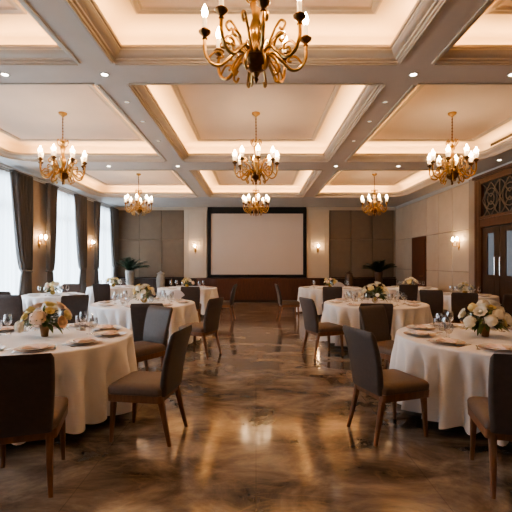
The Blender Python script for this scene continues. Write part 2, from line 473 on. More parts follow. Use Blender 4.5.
# carved entrance
bm = NB(); Y0, Y1 = 6.68, 10.04
for a, b in ((Y0, Y0+.28), (Y1-.28, Y1)): box(bm, XR-.12, XR, a, b, 0, 3.6)
box(bm, XR-.12, XR, Y0+.28, Y1-.28, 3.42, 3.6); box(bm, XR-.16, XR, Y0-.03, Y1+.03, 3.56, 3.63)
box(bm, XR-.12, XR, Y0+.28, Y1-.28, 2.36, 2.6); box(bm, XR-.15, XR, Y0+.26, Y1-.26, 2.56, 2.62)
for a, b in ((Y0+.06, Y0+.09), (Y0+.2,Y0+.23), (Y1-.23, Y1-.2), (Y1-.09, Y1-.06)): box(bm, XR-.135, XR-.12, a, b, .05, 3.5)
e = struct('door_2', bm, M['doorwood'], label='carved mahogany entrance with glazed doors and fretwork transom')
bm = NB(); box(bm, XR-.04, XR, Y0+.28, Y1-.28, 2.6, 3.42); obj('transom_backing', bm, M['vent'], e)
bm = NB(); x = XR-.075
yy = Y0+.28; W = 2.80/4
for k in range(4):
    a = yy+k*W; c = a+W/2; zc = 3.01
    for rr, sc in ((.13, 1), (.25, 1)):
        tube(bm, [(x, c+rr*math.cos(t*PI/8), zc+rr*sc*math.sin(t*PI/8)) for t in range(17)], .013, 6)
    for sy in (-1, 1):
        for sz in (-1, 1):
            tube(bm, bez([(x,c,zc+sz*.05),(x,c+sy*.12,zc+sz*.16),(x,c+sy*.2,zc+sz*.30),(x,c+sy*.345,zc+sz*.40)], 6), .014, 6)
            tube(bm, bez([(x,c+sy*.345,zc),(x,c+sy*.26,zc+sz*.12),(x,c+sy*.14,zc+sz*.26),(x,c,zc+sz*.40)], 6), .012, 6)
    tube(bm, [(x,a,2.6),(x,a,3.42)], .016, 6)
obj('fretwork', bm, M['fret'], e)
for k in range(4):
    a = Y0+.28+k*.7; bm = NB()
    box(bm, XR-.08, XR-.03, a+.01, a+.22, .02, 2.34); box(bm, XR-.08, XR-.03, a+.48, a+.69, .02, 2.34)
    box(bm, XR-.08, XR-.03, a+.22, a+.48, 2.2, 2.34); box(bm, XR-.08, XR-.03, a+.22, a+.48, .02, 1.22)
    box(bm, XR-.09, XR-.08, a+.2, a+.5, .3, 1.1)
    dl = obj('door_leaf', bm, M['dkwood'] if k % 2 else M['dkwood'], e)
    bm = NB(); box(bm, XR-.06, XR-.05, a+.22, a+.48, 1.22, 2.2); obj('glass_pane', bm, M['pane'], dl)
    bm = NB()
    hy = a+(.6 if k % 2 == 0 else .1)
    tube(bm, [(XR-.08,hy,1.2),(XR-.14,hy,1.22),(XR-.14,hy,1.63),(XR-.08,hy,1.65)], .013); obj('pull_handle', bm, M['silver'], dl)

# ------------------------------------------------------------------ curtains
def drape(y_pier, w, s, label, group):
    """drape hanging at the pier edge y_pier, spreading by w over the window in direction s"""
    t = thing('drape', label, 'curtain', (XL+.175, y_pier, 0), 0, group)
    bm = NB(); nz, nu = 40, 96; rows = []; NP = max(3, round(w*9))
    for i in range(nz+1):
        z = .03 + (3.58-.03)*i/nz
        if z > 1.3:
            q = (z-1.3)/(3.58-1.3); q = q**.62
            ww = w*(.36+.64*q); amp = .06+.01*q
        else:
            q = min(1, (1.3-z)/.5); ww = w*(.36+.14*q); amp = .035+.01*q
        if abs(z-1.3) < .06: amp *= .7
        rows.append([bm.verts.new((amp*math.sin(u/nu*NP*2*PI) + .01*math.sin(u*.7+z*2), s*(-.12 + (ww+.12)*u/nu), z)) for u in range(nu+1)])
    for a, b in zip(rows, rows[1:]):
        for u in range(nu): bm.faces.new((a[u], a[u+1], b[u+1], b[u]))
    o = obj('curtain_cloth', bm, M['curtain'], t, ang=180)
    bm = NB(); ww = w*.36
    pts = [( .07*math.cos(a), s*(-.12 + (ww+.12)*(.5-.52*math.cos(a*1))) if 0 else s*((ww-.12)/2 + (ww+.12)*.54*math.sin(a)), 1.3+.02*math.sin(a)) for a in [k*2*PI/20 for k in range(21)]]
    tube(bm, pts, .022, 6); obj('tieback', bm, M['curtain'], t)
    bm = NB(); box(bm, -.05, .05, *sorted((-s*.12, s*w)), 3.575, 3.61); obj('pelmet_header', bm, M['curtain'], t)
    return t
spec = [(9.70,.66,-1,'wide grey-brown drape tied back at the near window, first from the left edge'),
        (10.72,.40,1,'narrow grey-brown drape tied back left of the middle window'),
        (12.84,.60,-1,'grey-brown drape tied back right of the middle window'),
        (13.88,.24,1,'narrow grey-brown drape tied back left of the farthest window'),
        (15.82,.60,-1,'grey-brown drape in the far corner beside the rear wall'),
        (7.5,.5,1,'grey-brown drape just beyond the left edge on the near window'),]
for yp, w, s, lb in spec: drape(yp, w, s, lb, 'tied-back window drapes')
for k, (a, b) in enumerate(WIN):
    bm = NB(); n = int((b-a)*60); rows = []
    for z in (.04, 1.2, 2.4, 3.57):
        rows.append([bm.verts.new((.028*math.sin(u*.62)+.012*math.sin(u*.23+k), a+(b-a)*u/n, z)) for u in range(n+1)])
    for p, q in zip(rows, rows[1:]):
        for u in range(n): bm.faces.new((p[u], p[u+1], q[u+1], q[u]))
    lb = ['pale sheer voile curtain over a window outside the frame', 'pale sheer voile curtain over a window just outside the frame','pale sheer voile curtain at the left edge of the picture','pale sheer voile curtain over the middle window between two sconces','pale sheer voile curtain over the farthest window'][k]
    o = obj('sheer_curtain', bm, M['sheer'], None, (XL+.045, 0, 0), ang=180); tag(o, lb, 'curtain', 'sheer voile curtains')

# ------------------------------------------------------------------ chandelier
def make_chandelier(cups):
    t = thing('chandelier', 'x', 'chandelier', (0,0,0))
    bm = NB(); lathe(bm, [(.012,-.07),(.02,-.06),(.04,-.045),(.068,-.03),(.075,-.012),(.075,0)], 24); obj('canopy', bm, M['brass'], t)
    bm = NB(); tube(bm, [(0,0,-.06),(0,0,-.44)], .009); 
    for k in range(7): lathe(bm, [(.009,-.012),(.016,0),(.009,.012)], 10, (0,0,-.1-k*.05))
    obj('hanging_rod', bm, M['dkbrass'], t)
    bm = NB()
    lathe(bm, [(.008,-1.0),(.05,-.98),(.062,-.95),(.045,-.92),(.034,-.88),(.05,-.84),(.062,-.79),(.045,-.73),(.028,-.68),(.034,-.62),(.048,-.58),(.042,-.545),(.015,-.52),(.022,-.49),(.038,-.475),(.03,-.455),(.012,-.44)], 20)
    obj('column', bm, M['brass'], t)
    bm = NB(); lathe(bm, [(.01,-1.09),(.04,-1.08),(.085,-1.05),(.105,-1.01),(.11,-.99),(.10,-.98),(.06,-.975)], 28)
    bw = obj('bowl', bm, M['dkbrass'], t)
    bm = NB(); lathe(bm, [(.004,-1.17),(.012,-1.155),(.02,-1.14),(.012,-1.125),(.022,-1.11),(.03,-1.095),(.02,-1.085)], 16); obj('finial', bm, M['dkbrass'], bw)
    # crown ornament with leaves, and scrolled leaves round the column
    bm = NB()
    for k in range(8):
        a = k*PI/4+.2; c, s = math.cos(a), math.sin(a)
        P = lambda r, z: (r*c, r*s, z)
        tube(bm, bez([P(.02,-.56),P(.07,-.53),P(.10,-.48),P(.085,-.44),P(.06,-.46)], 5), [.008]*11+[.007]*10 , 6) if 0 else tube(bm, bez([P(.02,-.56),P(.07,-.53),P(.10,-.48),P(.085,-.44),P(.06,-.46)], 5), .007, 6)
    obj('crown_scrolls', bm, M['brass'], t)
    bm = NB()
    for k in range(8):
        a = k*PI/4+PI/8; c, s = math.cos(a), math.sin(a)
        P = lambda r, z: (r*c, r*s, z)
        tube(bm, bez([P(.04,-.96),P(.10,-.90),P(.15,-.80),P(.20,-.74),P(.235,-.77),P(.215,-.81),P(.19,-.79)], 5), .0105, 6)
        tube(bm, bez([P(.05,-.97),P(.12,-.98),P(.17,-1.04),P(.19,-1.10),P(.165,-1.13),P(.145,-1.10)], 5), .010, 6)
    obj('leaf_scrolls', bm, M['brass'], t)
    # arms
    for k in range(8):
        a = k*PI/4+.16; c, s = math.cos(a), math.sin(a)
        P = lambda r, z: (r*c, r*s, z)
        bm = NB()
        tube(bm, bez([P(.06,-.96),P(.13,-.93),P(.19,-.98),P(.27,-1.05),P(.345,-1.03),P(.385,-.95),P(.385,-.86)], 6), .0135, 7)
        tube(bm, bez([P(.36,-1.0),P(.31,-.95),P(.26,-.955),P(.25,-.985),P(.275,-.99)], 5), .0095, 6)
        tube(bm, bez([P(.16,-.955),P(.19,-.89),P(.25,-.875),P(.265,-.91),P(.235,-.915)], 5), .0095, 6)
        arm = obj('arm', bm, M['brass'], t)
        bm = NB(); cx = (.385*c, .385*s, 0)
        lathe(bm, [(.008,-.87),(.02,-.86),(.014,-.845),(.026,-.83),(.044,-.815),(.047,-.805),(.03,-.81),(.022,-.80),(.024,-.785),(.01,-.785)], 16, cx); obj('drip_pan', bm, M['dkbrass'], arm)
        bm = NB(); lathe(bm, [(.018,-.80),(.018,-.71),(.014,-.70)], 12, cx); obj('candle_sleeve', bm, M['candle'], arm)
        bm = NB(); lathe(bm, [(.012,-.70),(.022,-.68),(.024,-.655),(.015,-.625),(.003,-.60)], 8, cx); obj('bulb', bm, M['bulb'], arm)
        if cups:
            bm = NB(); lathe(bm, [(.012,-.79),(.034,-.775),(.043,-.74),(.041,-.69),(.045,-.655),(.0435,-.655),(.0395,-.69),(.041,-.74),(.032,-.772),(.010,-.786)], 14, cx); obj('glass_cup', bm, M['frost'], arm)
    return t
ZP = 4.042
CH0 = Kind(make_chandelier(False)); CH = Kind(make_chandelier(True))
for x, y, lb in ((0,3.03,'large brass chandelier nearest the camera, cut off by the top of the picture'),
                 (0,6.77,'brass candle chandelier in the middle of the ceiling, above the centre aisle'),
                 (0,11.45,'brass chandelier just in front of the projection screen'),
                 (-3.27,6.77,'brass candle chandelier on the left, nearest the windows'),
                 (3.32,6.77,'brass candle chandelier on the right, by the entrance'),
                 (-3.36,11.45,'small-looking brass chandelier at the far left before the padded panels'),
                 (3.39,11.45,'small-looking brass chandelier at the far right before the padded panels')):
    o = (CH0 if y < 5 else CH).put((x,y,ZP), random.uniform(-.1,.1), lb, 'brass candle chandeliers')
    o.scale = (1,1,1) if y < 5 else (.93,.93,1.045)

# sconces
def make_sconce(n):
    t = thing('wall_sconce', 'x', 'wall lamp')
    bm = NB(); rings = []
    for ins, y in ((0,0),(0,-.012),(.01,-.02)):
        rings.append([(p[0]*1, y, p[1]) for p in rrect(.09-ins*2, .26-ins*2, .04-ins, 5)])
    loft(bm, rings); lathe(bm, [(.005,-.19),(.014,-.175),(.008,-.16),(.016,-.15),(.016,-.12)], 10, (0,-.012,.0)); obj('back_plate', bm, M['brass'], t)
    for sx in ((-1,1) if n == 2 else (0,)):
        bm = NB(); ex = sx*.11
        tube(bm, bez([(0,-.02,-.02),(ex*.5,-.07,-.09),(ex,-.12,-.06),(ex,-.12,.0)], 7), .009, 7)
        lathe(bm, [(.008,-.005),(.03,.005),(.036,.015),(.016,.018)], 14, (ex,-.12,0))
        arm = obj('arm', bm, M['brass'], t)
        bm = NB(); lathe(bm, [(.013,.015),(.013,.07),(.004,.07)], 10, (ex,-.12,0)); obj('candle_sleeve', bm, M['candle'], arm)
        bm = NB(); lathe(bm, [(.012,.07),(.028,.09),(.032,.118),(.02,.155),(.003,.18)], 10, (ex,-.12,0)); obj('bulb', bm, M['sbulb'], arm)
    return t
S2 = Kind(make_sconce(2)); S1 = Kind(make_sconce(1))
g = 'brass wall sconces'
S2.put((XL,10.5,2.06), PI/2, 'double brass wall sconce left of the middle window', g)
S2.put((XL,13.75,2.08), PI/2, 'double brass wall sconce right of the middle window', g)
S2.put((XR-.036,10.95,2.03), -PI/2, 'double brass wall sconce on the right wall panels', g)
S1.put((-2.41,YB-.105,2.04), 0, 'single brass wall sconce on the pilaster left of the screen', g)
S1.put((2.46,YB-.105,2.04), 0, 'single brass wall sconce on the pilaster right of the screen', g)

# downlights
t = thing('recessed_downlight', 'x', 'ceiling light')
bm = NB(); lathe(bm, [(.035,-.001),(.055,-.006),(.058,0),(.035,.002)], 20); obj('trim_ring', bm, M['dltrim'], t)
bm = NB(); lathe(bm, [(.001,-.002),(.036,-.003),(.034,.0)], 16); obj('lens', bm, M['dl'], t)
DL = Kind(t)
t = thing('recessed_downlight', 'x', 'ceiling light')
bm = NB(); lathe(bm, [(.03,-.001),(.045,-.005),(.048,0),(.03,.002)], 20); obj('trim_ring', bm, M['dltrim'], t)
bm = NB(); lathe(bm, [(.001,-.002),(.031,-.003),(.03,.0)], 16); obj('lens', bm, M['dimdl'], t)
DD = Kind(t)
for x, y, lb in ((-2.92,4.65,'on the near cross beam, leftmost'),(-1.76,4.65,'where the near cross beam meets the left long beam'),(1.83,4.65,'where the near cross beam meets the right long beam'),(2.98,4.65,'on the near cross beam, rightmost'),
    (-1.76,5.45,'on the left long beam, first past the near cross beam'),(-1.76,6.2,'on the left long beam, second past the near cross beam'),(-1.76,7.2,'on the left long beam, third past the near cross beam'),
    (1.76,5.45,'on the right long beam, first past the near cross beam'),(1.76,6.2,'on the right long beam, second past the near cross beam'),(1.76,7.2,'on the right long beam, third past the near cross beam'),
    (-3.35,9.1,'on the second cross beam, far left'),(-1.78,9.1,'where the second cross beam meets the left long beam'),(1.82,9.1,'where the second cross beam meets the right long beam'),(3.24,9.1,'on the second cross beam, right of the right long beam'),
    (5.2,8.55,'in the soffit above the entrance doors')):
    (DD if 'past' in lb else DL).put((x,y,ZS-.001), 0, ('dim' if 'past' in lb else 'small') + ' round recessed downlight ' + lb, 'recessed downlights')
# linear vent
t = thing('air_vent', 'long black slot air vent in the right-hand cove above the entrance', 'air vent', (4.9, 7.8, 3.95))
bm = NB(); box(bm, -.012, 0, -.95, .95, -.03, .03); obj('slot', bm, M['vent'], t)
bm = NB(); box(bm, -.02, 0, -.97, .97, .03, .038); box(bm, -.02, 0, -.97, .97, -.038, -.03); obj('frame', bm, M['dltrim'], t)

# ------------------------------------------------------------------ chairs
def make_chair():
    t = thing('dining_chair', 'x', 'chair')
    # seat cushion
    bm = NB(); rings = []
    for z, i in ((.405,.012),(.415,.002),(.455,0),(.475,.008),(.487,.025),(.492,.06)):
        rings.append([(p[0]*(1+.06*(p[1]+.24)), p[1]+.0, z + (.004 if i > .05 else 0)) for p in rrect(.47-2*i, .49-2*i, .045, 5)])
    loft(bm, rings); obj('seat', bm, M['seat'], t, (0,.02,0))
    # frame
    bm = NB(); rings = []
    for z, i in ((.345,.016),(.35,.006),(.41,.004)):
        rings.append([(p[0]*(1+.06*(p[1]+.24)), p[1], z) for p in rrect(.47-2*i, .49-2*i, .03, 4)])
    loft(bm, rings); obj('seat_frame', bm, M['legwood'], t, (0,.02,0))
    # back
    bm = NB(); rings = []; n = 16
    for k in range(n+1):
        v = k/n; z = .40 + .545*v
        y = -.215 - .03*v - .085*v*v
        w = .405 + .055*math.sin(min(1, v*1.1)*PI/2); th = .066 - .022*v
        e = 0
        if v > .93: e = (v-.93)/.07; th *= math.sqrt(max(.02, 1-e*e*.96)); w -= .03*e*e
        if k == 0: th *= .7
        ring = []
        for p in rrect(w, th, th*.46, 5):
            ring.append((p[0], y + p[1] - .25*(p[0]**2) * -1 - .012, z - .10*(p[0]**2)*v))
        rings.append(ring)
    loft(bm, rings); obj('backrest', bm, M['chair'], t, ang=60)
    for sx in (-1, 1):
        bm = NB()
        rings = [[(sx*cx+p[0], cy+p[1], z) for p in rrect(w, w, w*.25, 3)] for cx, cy, z, w in ((.205,.235,0,.028),(.20,.225,.2,.038),(.195,.215,.385,.05))]
        loft(bm, rings); obj('leg', bm, M['legwood'], t)
        bm = NB()
        rings = [[(sx*cx+p[0], cy+p[1], z) for p in rrect(w, w, w*.25, 3)] for cx, cy, z, w in ((.205,-.285,0,.028),(.19,-.235,.2,.04),(.185,-.195,.39,.05))]
        loft(bm, rings); obj('leg', bm, M['legwood'], t)
    return t
CHR = Kind(make_chair())
def face(dx, dy): return math.atan2(dy, dx) - PI/2
chairs = [
 (-.96,3.55,-.985,.17,'brown upholstered chair by the aisle, turned to the front left table'),
 (1.19,3.60,.93,.33,'brown upholstered chair by the aisle, turned to the front right table'),
 (-1.61,2.80,-.30,.95,'large foreground chair seen from behind at the front left table'),
 (1.80,2.80,.26,.965,'large foreground chair seen from behind at the front right table'),
 (-1.44,4.98,-.58,-.81,'grey-lit chair on the far aisle side of the front left table, facing the camera'),
 (1.70,5.04,.5,-.86,'brown-lit chair on the far aisle side of the front right table, facing the camera'),
 (-1.56,5.92,-.10,.99,'chair seen from behind at the second left table by the aisle'),
 (1.72,5.92,.10,.99,'chair seen from behind at the second right table by the aisle'),
 (-.93,6.58,-.90,.42,'chair on the aisle side of the second left table'),
 (1.11,6.58,.93,.36,'chair on the aisle side of the second right table'),
 (-.86,10.55,-1,.1,'chair on the aisle side of the rear left aisle table'),
 (.86,10.60,1,.1,'chair on the aisle side of the rear right aisle table'),
 (-1.58,9.75,-.1,1,'chair seen from behind in front of the rear left aisle table'),
 (1.85,9.75,.15,1,'chair seen from behind in front of the rear right aisle table'),
 (-4.42,7.35,-.15,1,'dark chair at the left edge, in front of the near window-side table'),
 (-3.36,7.27,-.6,.8,'chair between the second left table and the windows'),
 (-5.02,8.2,.1,1,'grey chair back below the near sheer curtain'),
 (-4.86,10.3,.1,-1,'grey chair behind the near window-side table'),
 (-4.15,11.0,-.05,1,'dark chair in front of the far window-side table'),
 (4.05,7.85,.35,.94,'dark chair in front of the entrance-side table, nearer the aisle'),
 (4.75,7.55,.1,1,'dark chair at the right edge, in front of the entrance-side table'),
 (3.82,8.55,.6,.8,'chair on the aisle side of the entrance-side table'),
 (3.97,10.55,.2,1,'dark chair in front of the back right table'),
]
for x, y, dx, dy, lb in chairs: CHR.put((x,y,0), face(dx,dy), lb, 'brown upholstered dining chairs')

# ------------------------------------------------------------------ tables
ZT = .765
def make_table(R):
    t = thing('banquet_table', 'x', 'table')
    bm = NB(); lathe(bm, [(R-.03,.722),(R-.012,.726),(R-.008,.74),(R-.012,.754),(R-.03,.757)], 64); obj('tabletop', bm, M['dkwood'], t)
    bm = NB(); lathe(bm, [(.05,.06),(.045,.1),(.04,.3),(.04,.69),(.16,.70),(.16,.722)], 20); obj('pedestal', bm, M['black'], t)
    for k in range(4):
        a = k*PI/2+.78; bm = NB()
        tube(bm, [(.03*math.cos(a),.03*math.sin(a),.07),(.3*math.cos(a),.3*math.sin(a),.05),(.62*math.cos(a),.62*math.sin(a),.021)], [.03,.026,.02], 8)
        obj('foot', bm, M['black'], t)
    return t
def cloth_mesh(R, seed):
    rnd = random.Random(seed); seg = 280; bm = NB()
    ph = [rnd.uniform(0, 6.28) for _ in range(5)]; n1 = rnd.choice((22,24,26)); n2 = rnd.choice((7,9,11))
    def fold(a):
        s = 2*abs(math.cos(.5*n1*a + .9*math.sin(3*a+ph[1]) + ph[0]))**.9-1
        s2 = math.cos(n2*a + ph[2])
        return (.62*(1-(1-s)/2)**1.5*1.6-.35) + .28*s2
    prof = []
    for r in (.001, .3, .6, .85, .95): prof.append((r*R, ZT, 0))
    for k in range(6):
        a = k*PI/10; prof.append((R-.01+.02*math.sin(a), ZT-.02*(1-math.cos(a)), 0))
    for k in range(1, 15):
        q = k/14; prof.append((R+.012+.075*q, ZT-.02-(ZT-.02-.075)*q, q))
    rings = []
    for r, z, q in prof:
        ring = []
        for k in range(seg):
            a = 2*PI*k/seg; f = fold(a); s = min(1, q*2.6)
            rr = r + (f-.62)*.165*s*(.6+.4*q)
            zz = z + (.012*math.cos(n1*a+ph[3]) + .012*math.sin(2*a+ph[4]))*q**6
            ring.append((rr*math.cos(a), rr*math.sin(a), zz))
        rings.append(ring)
    V = [[bm.verts.new(p) for p in r] for r in rings]
    for a, b in zip(V, V[1:]):
        for i in range(seg): bm.faces.new((a[i], a[(i+1)%seg], b[(i+1)%seg], b[i]))
    bm.faces.new(V[0])
    return bm
TK = {r: Kind(make_table(r)) for r in (.92,.87,.85,.74,.66)}

# tableware prototypes -----------------------------------------------------
def one(name, cat, bm, m, ang=40): 
    o = obj(name, bm, m, ang=ang); tag(o, 'x', cat); return Kind(o)
bm = NB(); lathe(bm, [(.09,0),(.10,.003),(.135,.010),(.155,.016),(.157,.019),(.135,.014),(.10,.008),(.001,.007)], 36); CHG = one('charger_plate','plate',bm,M['charger'])
bm = NB(); lathe(bm, [(.07,0),(.08,.002),(.115,.012),(.13,.018),(.131,.021),(.112,.016),(.08,.008),(.001,.007)], 36); PLT = one('dinner_plate','plate',bm,M['china'])
def glass_proto(kind):
    t = thing('wine_glass' if kind else 'water_goblet', 'x', 'glass')
    if kind:
        bm = NB(); lathe(bm, [(.002,.088),(.02,.094),(.035,.115),(.041,.14),(.038,.17),(.032,.205),(.0305,.205),(.036,.17),(.039,.14),(.033,.117),(.018,.097),(.002,.092)], 20)
        b = obj('bowl', bm, M['cglass'], t)
        bm = NB(); lathe(bm, [(.033,0),(.034,.002),(.012,.005),(.004,.012),(.0035,.08),(.006,.09)], 16); obj('stem', bm, M['cglass'], t)
    else:
        bm = NB(); lathe(bm, [(.002,.055),(.025,.06),(.04,.085),(.043,.11),(.039,.155),(.0375,.155),(.041,.11),(.038,.087),(.023,.064),(.002,.059)], 20)
        b = obj('bowl', bm, M['cglass'], t)
        bm = NB(); lathe(bm, [(.034,0),(.035,.002),(.012,.006),(.005,.014),(.0045,.05),(.008,.058)], 16); obj('stem', bm, M['cglass'], t)
    return Kind(t)
WG = glass_proto(1); GG = glass_proto(0)
def nap_bm():
    bm = NB(); nx, ny = 14, 8; V = []
    for j in range(ny+1):
        row = []
        for i in range(nx+1):
            u, v = i/nx-.5, j/ny-.5
            pinch = .55+.9*u*u*1.8
            z = .014 + .006*math.cos(v*9+u*3) * (1-abs(v)) + .005*math.sin(u*11+v*4) + .008*(1-4*u*u)
            row.append(bm.verts.new((u*.165, v*.13*pinch, max(.003, z))))
        V.append(row)
    for a, b in zip(V, V[1:]):
        for i in range(nx): bm.faces.new((a[i], a[i+1], b[i+1], b[i]))
    r = bmesh.ops.extrude_face_region(bm, geom=bm.faces[:])
    for v in r['geom']:
        if isinstance(v, bmesh.types.BMVert): v.co.z = .0005
    return bm
NAP = one('folded_napkin','napkin',nap_bm(),M['napkin'],60)
def fork_bm():
    bm = NB()
    rings = [[(x0+p[0], y, z+p[1]) for p in ((-w,0),(w,0),(w,.002),(-w,.002))] for x0, y, w, z in ((0,-.095,.006,.001),(0,-.05,.004,.003),(0,.0,.003,.005),(0,.035,.004,.004),(0,.05,.011,.002),(0,.06,.0115,.001))]
    loft(bm, rings)
    for k in range(4):
        x = -.0095+k*.0063; box(bm, x-.0013, x+.0013, .059, .098, .001, .003)
    return bm
def knife_bm():
    bm = NB()
    rings = [[(x0+p[0], y, z+p[1]) for p in ((-w,0),(w,0),(w,.002),(-w,.002))] for x0, y, w, z in ((0,-.11,.006,.001),(0,-.02,.005,.002),(0,-.01,.0035,.002),(.001,.0,.008,.001),(.001,.08,.009,.001),(-.003,.11,.002,.001))]
    loft(bm, rings); return bm
FRK = one('dinner_fork','fork',fork_bm(),M['silver']); KNF = one('dinner_knife','knife',knife_bm(),M['silver'])
# standing napkin fan
def fan_bm():
    bm = NB(); n = 28; rows = []
    for i in range(n+1):
        a = (i/n-.5)*2.0; off = .010*(1 if i % 2 else -1)
        rows.append([bm.verts.new((r*math.sin(a), off*(.3+r*4)+.0, .001+max(0, r*math.cos(a)*1.0-.02*abs(a)))) for r in (.03,.085,.145,.20)])
    for a, b in zip(rows, rows[1:]):
        for k in range(3): bm.faces.new((a[k], a[k+1], b[k+1], b[k]))
    return bm
FAN = one('napkin_fan','napkin',fan_bm(),M['wnapkin'],180)
# tealight candle holder
t = thing('candle_holder','x','candle'); bm = NB()
lathe(bm, [(.028,0),(.036,.004),(.038,.07),(.036,.07),(.034,.008),(.002,.006)], 18); obj('glass_cup', bm, M['cglass'], t)
bm = NB(); lathe(bm, [(.024,.008),(.024,.035),(.003,.036)], 14); obj('wax', bm, M['white'], t)
TEA = Kind(t)

# flowers ---------------------------------------------------------------------
def petal(bm, base, out, up, L, W, curl):
    side = out.cross(up).normalized(); V = []
    for j in range(4):
        v = j/3; row = []
        for i in range(-1, 2):
            wd = W*math.sin(PI*(.18+.62*v))*i*.5
            h = L*v
            p = base + up*(h*(1-.25*curl*v)) + out*(L*(.15*v + curl*v*v*.75)) + side*wd - out*(abs(i)*W*.22*(1-curl*.4)) * -1 * (-1)
            row.append(bm.verts.new(p))
        V.append(row)
    for a, b in zip(V, V[1:]):
        for i in range(2): bm.faces.new((a[i], a[i+1], b[i+1], b[i]))
def rose_bm(r, rnd):
    bm = NB(); up = Vector((0,0,1))
    for lay, (n, curl, k) in enumerate(((4,-.1,.75),(5,.1,.9),(7,.3,1.0),(8,.6,1.0),(8,.95,.95))):
        for q in range(n):
            a = 2*PI*q/n + lay*.6 + rnd.uniform(-.1,.1); o = Vector((math.cos(a), math.sin(a), 0))
            petal(bm, o*(r*.10*(lay+.5)) - up*r*.1, o, up, r*k*.95, r*(.75+.1*lay), curl)
    bmesh.ops.create_icosphere(bm, subdivisions=2, radius=r*.42, matrix=Matrix.Translation((0,0,r*.3)))
    return bm
def hydr_bm(r, rnd):
    bm = NB()
    bmesh.ops.create_icosphere(bm, subdivisions=2, radius=r*.72)
    n = 46; ga = PI*(3-5**.5)
    for k in range(n):
        z = 1-1.55*k/n; q = math.sqrt(max(0,1-z*z)); a = ga*k
        d = Vector((q*math.cos(a), q*math.sin(a), z)).normalized()
        c = d*r*rnd.uniform(.78,1.0); s = d.orthogonal().normalized(); t = d.cross(s)
        ph = rnd.uniform(0,3)
        for m_ in range(4):
            b = ph+m_*PI/2; e = s*math.cos(b)+t*math.sin(b); f = s*math.cos(b+.75)+t*math.sin(b+.75); g2 = s*math.cos(b-.75)+t*math.sin(b-.75)
            w = r*.31
            bm.faces.new([bm.verts.new(p) for p in (c, c+g2*w*.75+d*w*.15, c+e*w*1.1+d*w*.05, c+f*w*.75+d*w*.15)])
    return bm
BL = {}
def bloom(kind, colr, v):
    key = (kind, colr, v)
    if key not in BL:
        rnd = random.Random(v+len(colr)); BL[key] = mesh('bloom', (rose_bm if kind == 'rose' else hydr_bm)(1.0, rnd), M[colr], 180)
    return BL[key]
def leaf_geo(bm, p0, d, L, W, droop, rnd):
    d = d.normalized(); side = d.cross(Vector((0,0,1)))
    if side.length < .1: side = Vector((1,0,0))
    side.normalize(); V = []
    for j in range(6):
        v = j/5; w = W*math.sin(PI*min(.97, .06+v*.94))**.8
        c = p0 + d*L*v - Vector((0,0,droop*L*v*v))
        V.append([bm.verts.new(c-side*w/2+Vector((0,0,w*.12))), bm.verts.new(c), bm.verts.new(c+side*w/2+Vector((0,0,w*.12)))])
    for a, b in zip(V, V[1:]):
        for i in range(2): bm.faces.new((a[i], a[i+1], b[i+1], b[i]))
def centrepiece(x, y, z, label, spec, seed, W=.24, H=.17, vase='taper', nleaf=60):
    rnd = random.Random(seed)
    t = thing('floral_centrepiece', label, 'flowers', (x,y,z), 0, 'floral centrepieces on the tables')
    bm = NB()
    if vase == 'taper': vh = .12; lathe(bm, [(.030,0),(.033,.004),(.046,.10),(.050,.118),(.050,.122),(.044,.122),(.040,.10),(.002,.09)], 24)
    else: vh = .10; lathe(bm, [(.022,0),(.03,.004),(.05,.03),(.055,.055),(.045,.085),(.036,.10),(.034,.104),(.03,.10),(.002,.08)], 24)
    obj('vase', bm, M['vase'] if vase == 'taper' else M['gvase'], t)
    bm = NB()
    for k in range(nleaf):
        a = rnd.uniform(0, 2*PI); el = rnd.uniform(-.25, 1.1)
        d = Vector((math.cos(a)*math.cos(el), math.sin(a)*math.cos(el), math.sin(el)*.9))
        p0 = Vector((0,0,vh)) + Vector((d.x*W*.35, d.y*W*.35, max(0, d.z)*H*.5 + .02))
        leaf_geo(bm, p0, d, rnd.uniform(.08,.15)*W/.24, rnd.uniform(.03,.045)*W/.24, rnd.uniform(.1,.6), rnd)
    for k in range(10):
        a = k*2*PI/10; tube(bm, [(0,0,vh-.02),(math.cos(a)*W*.35, math.sin(a)*W*.35, vh+H*.4)], .003, 4)
    obj('foliage', bm, M['leaf'], t, ang=180)
    for k, (bx, by, bz, r, kind, colr) in enumerate(spec):
        o = bpy.data.objects.new('bloom', bloom(kind, colr, k % 3)); C.objects.link(o); o.parent = t
        o.location = (bx, by, vh + bz); o.scale = (r, r, r*.9)
        d = Vector((bx, by, bz*.9+.02)).normalized(); o.rotation_euler = d.to_track_quat('Z','Y').to_euler()
    return t
def auto_spec(seed, n, W, H, cols, rmin=.035, rmax=.06):
    rnd = random.Random(seed); out = []; ga = PI*(3-5**.5)
    for k in range(n):
        q = (k+.5)/n; el = PI/2*(1-q)*.95; a = ga*k + rnd.uniform(-.3,.3)
        out.append((W*math.cos(el)*math.cos(a)*rnd.uniform(.8,1.1), W*math.cos(el)*math.sin(a)*rnd.uniform(.8,1.1), .03+H*math.sin(el)*rnd.uniform(.75,1.05), rnd.uniform(rmin,rmax), rnd.choice(('rose','rose','hydrangea')), rnd.choice(cols)))
    return out

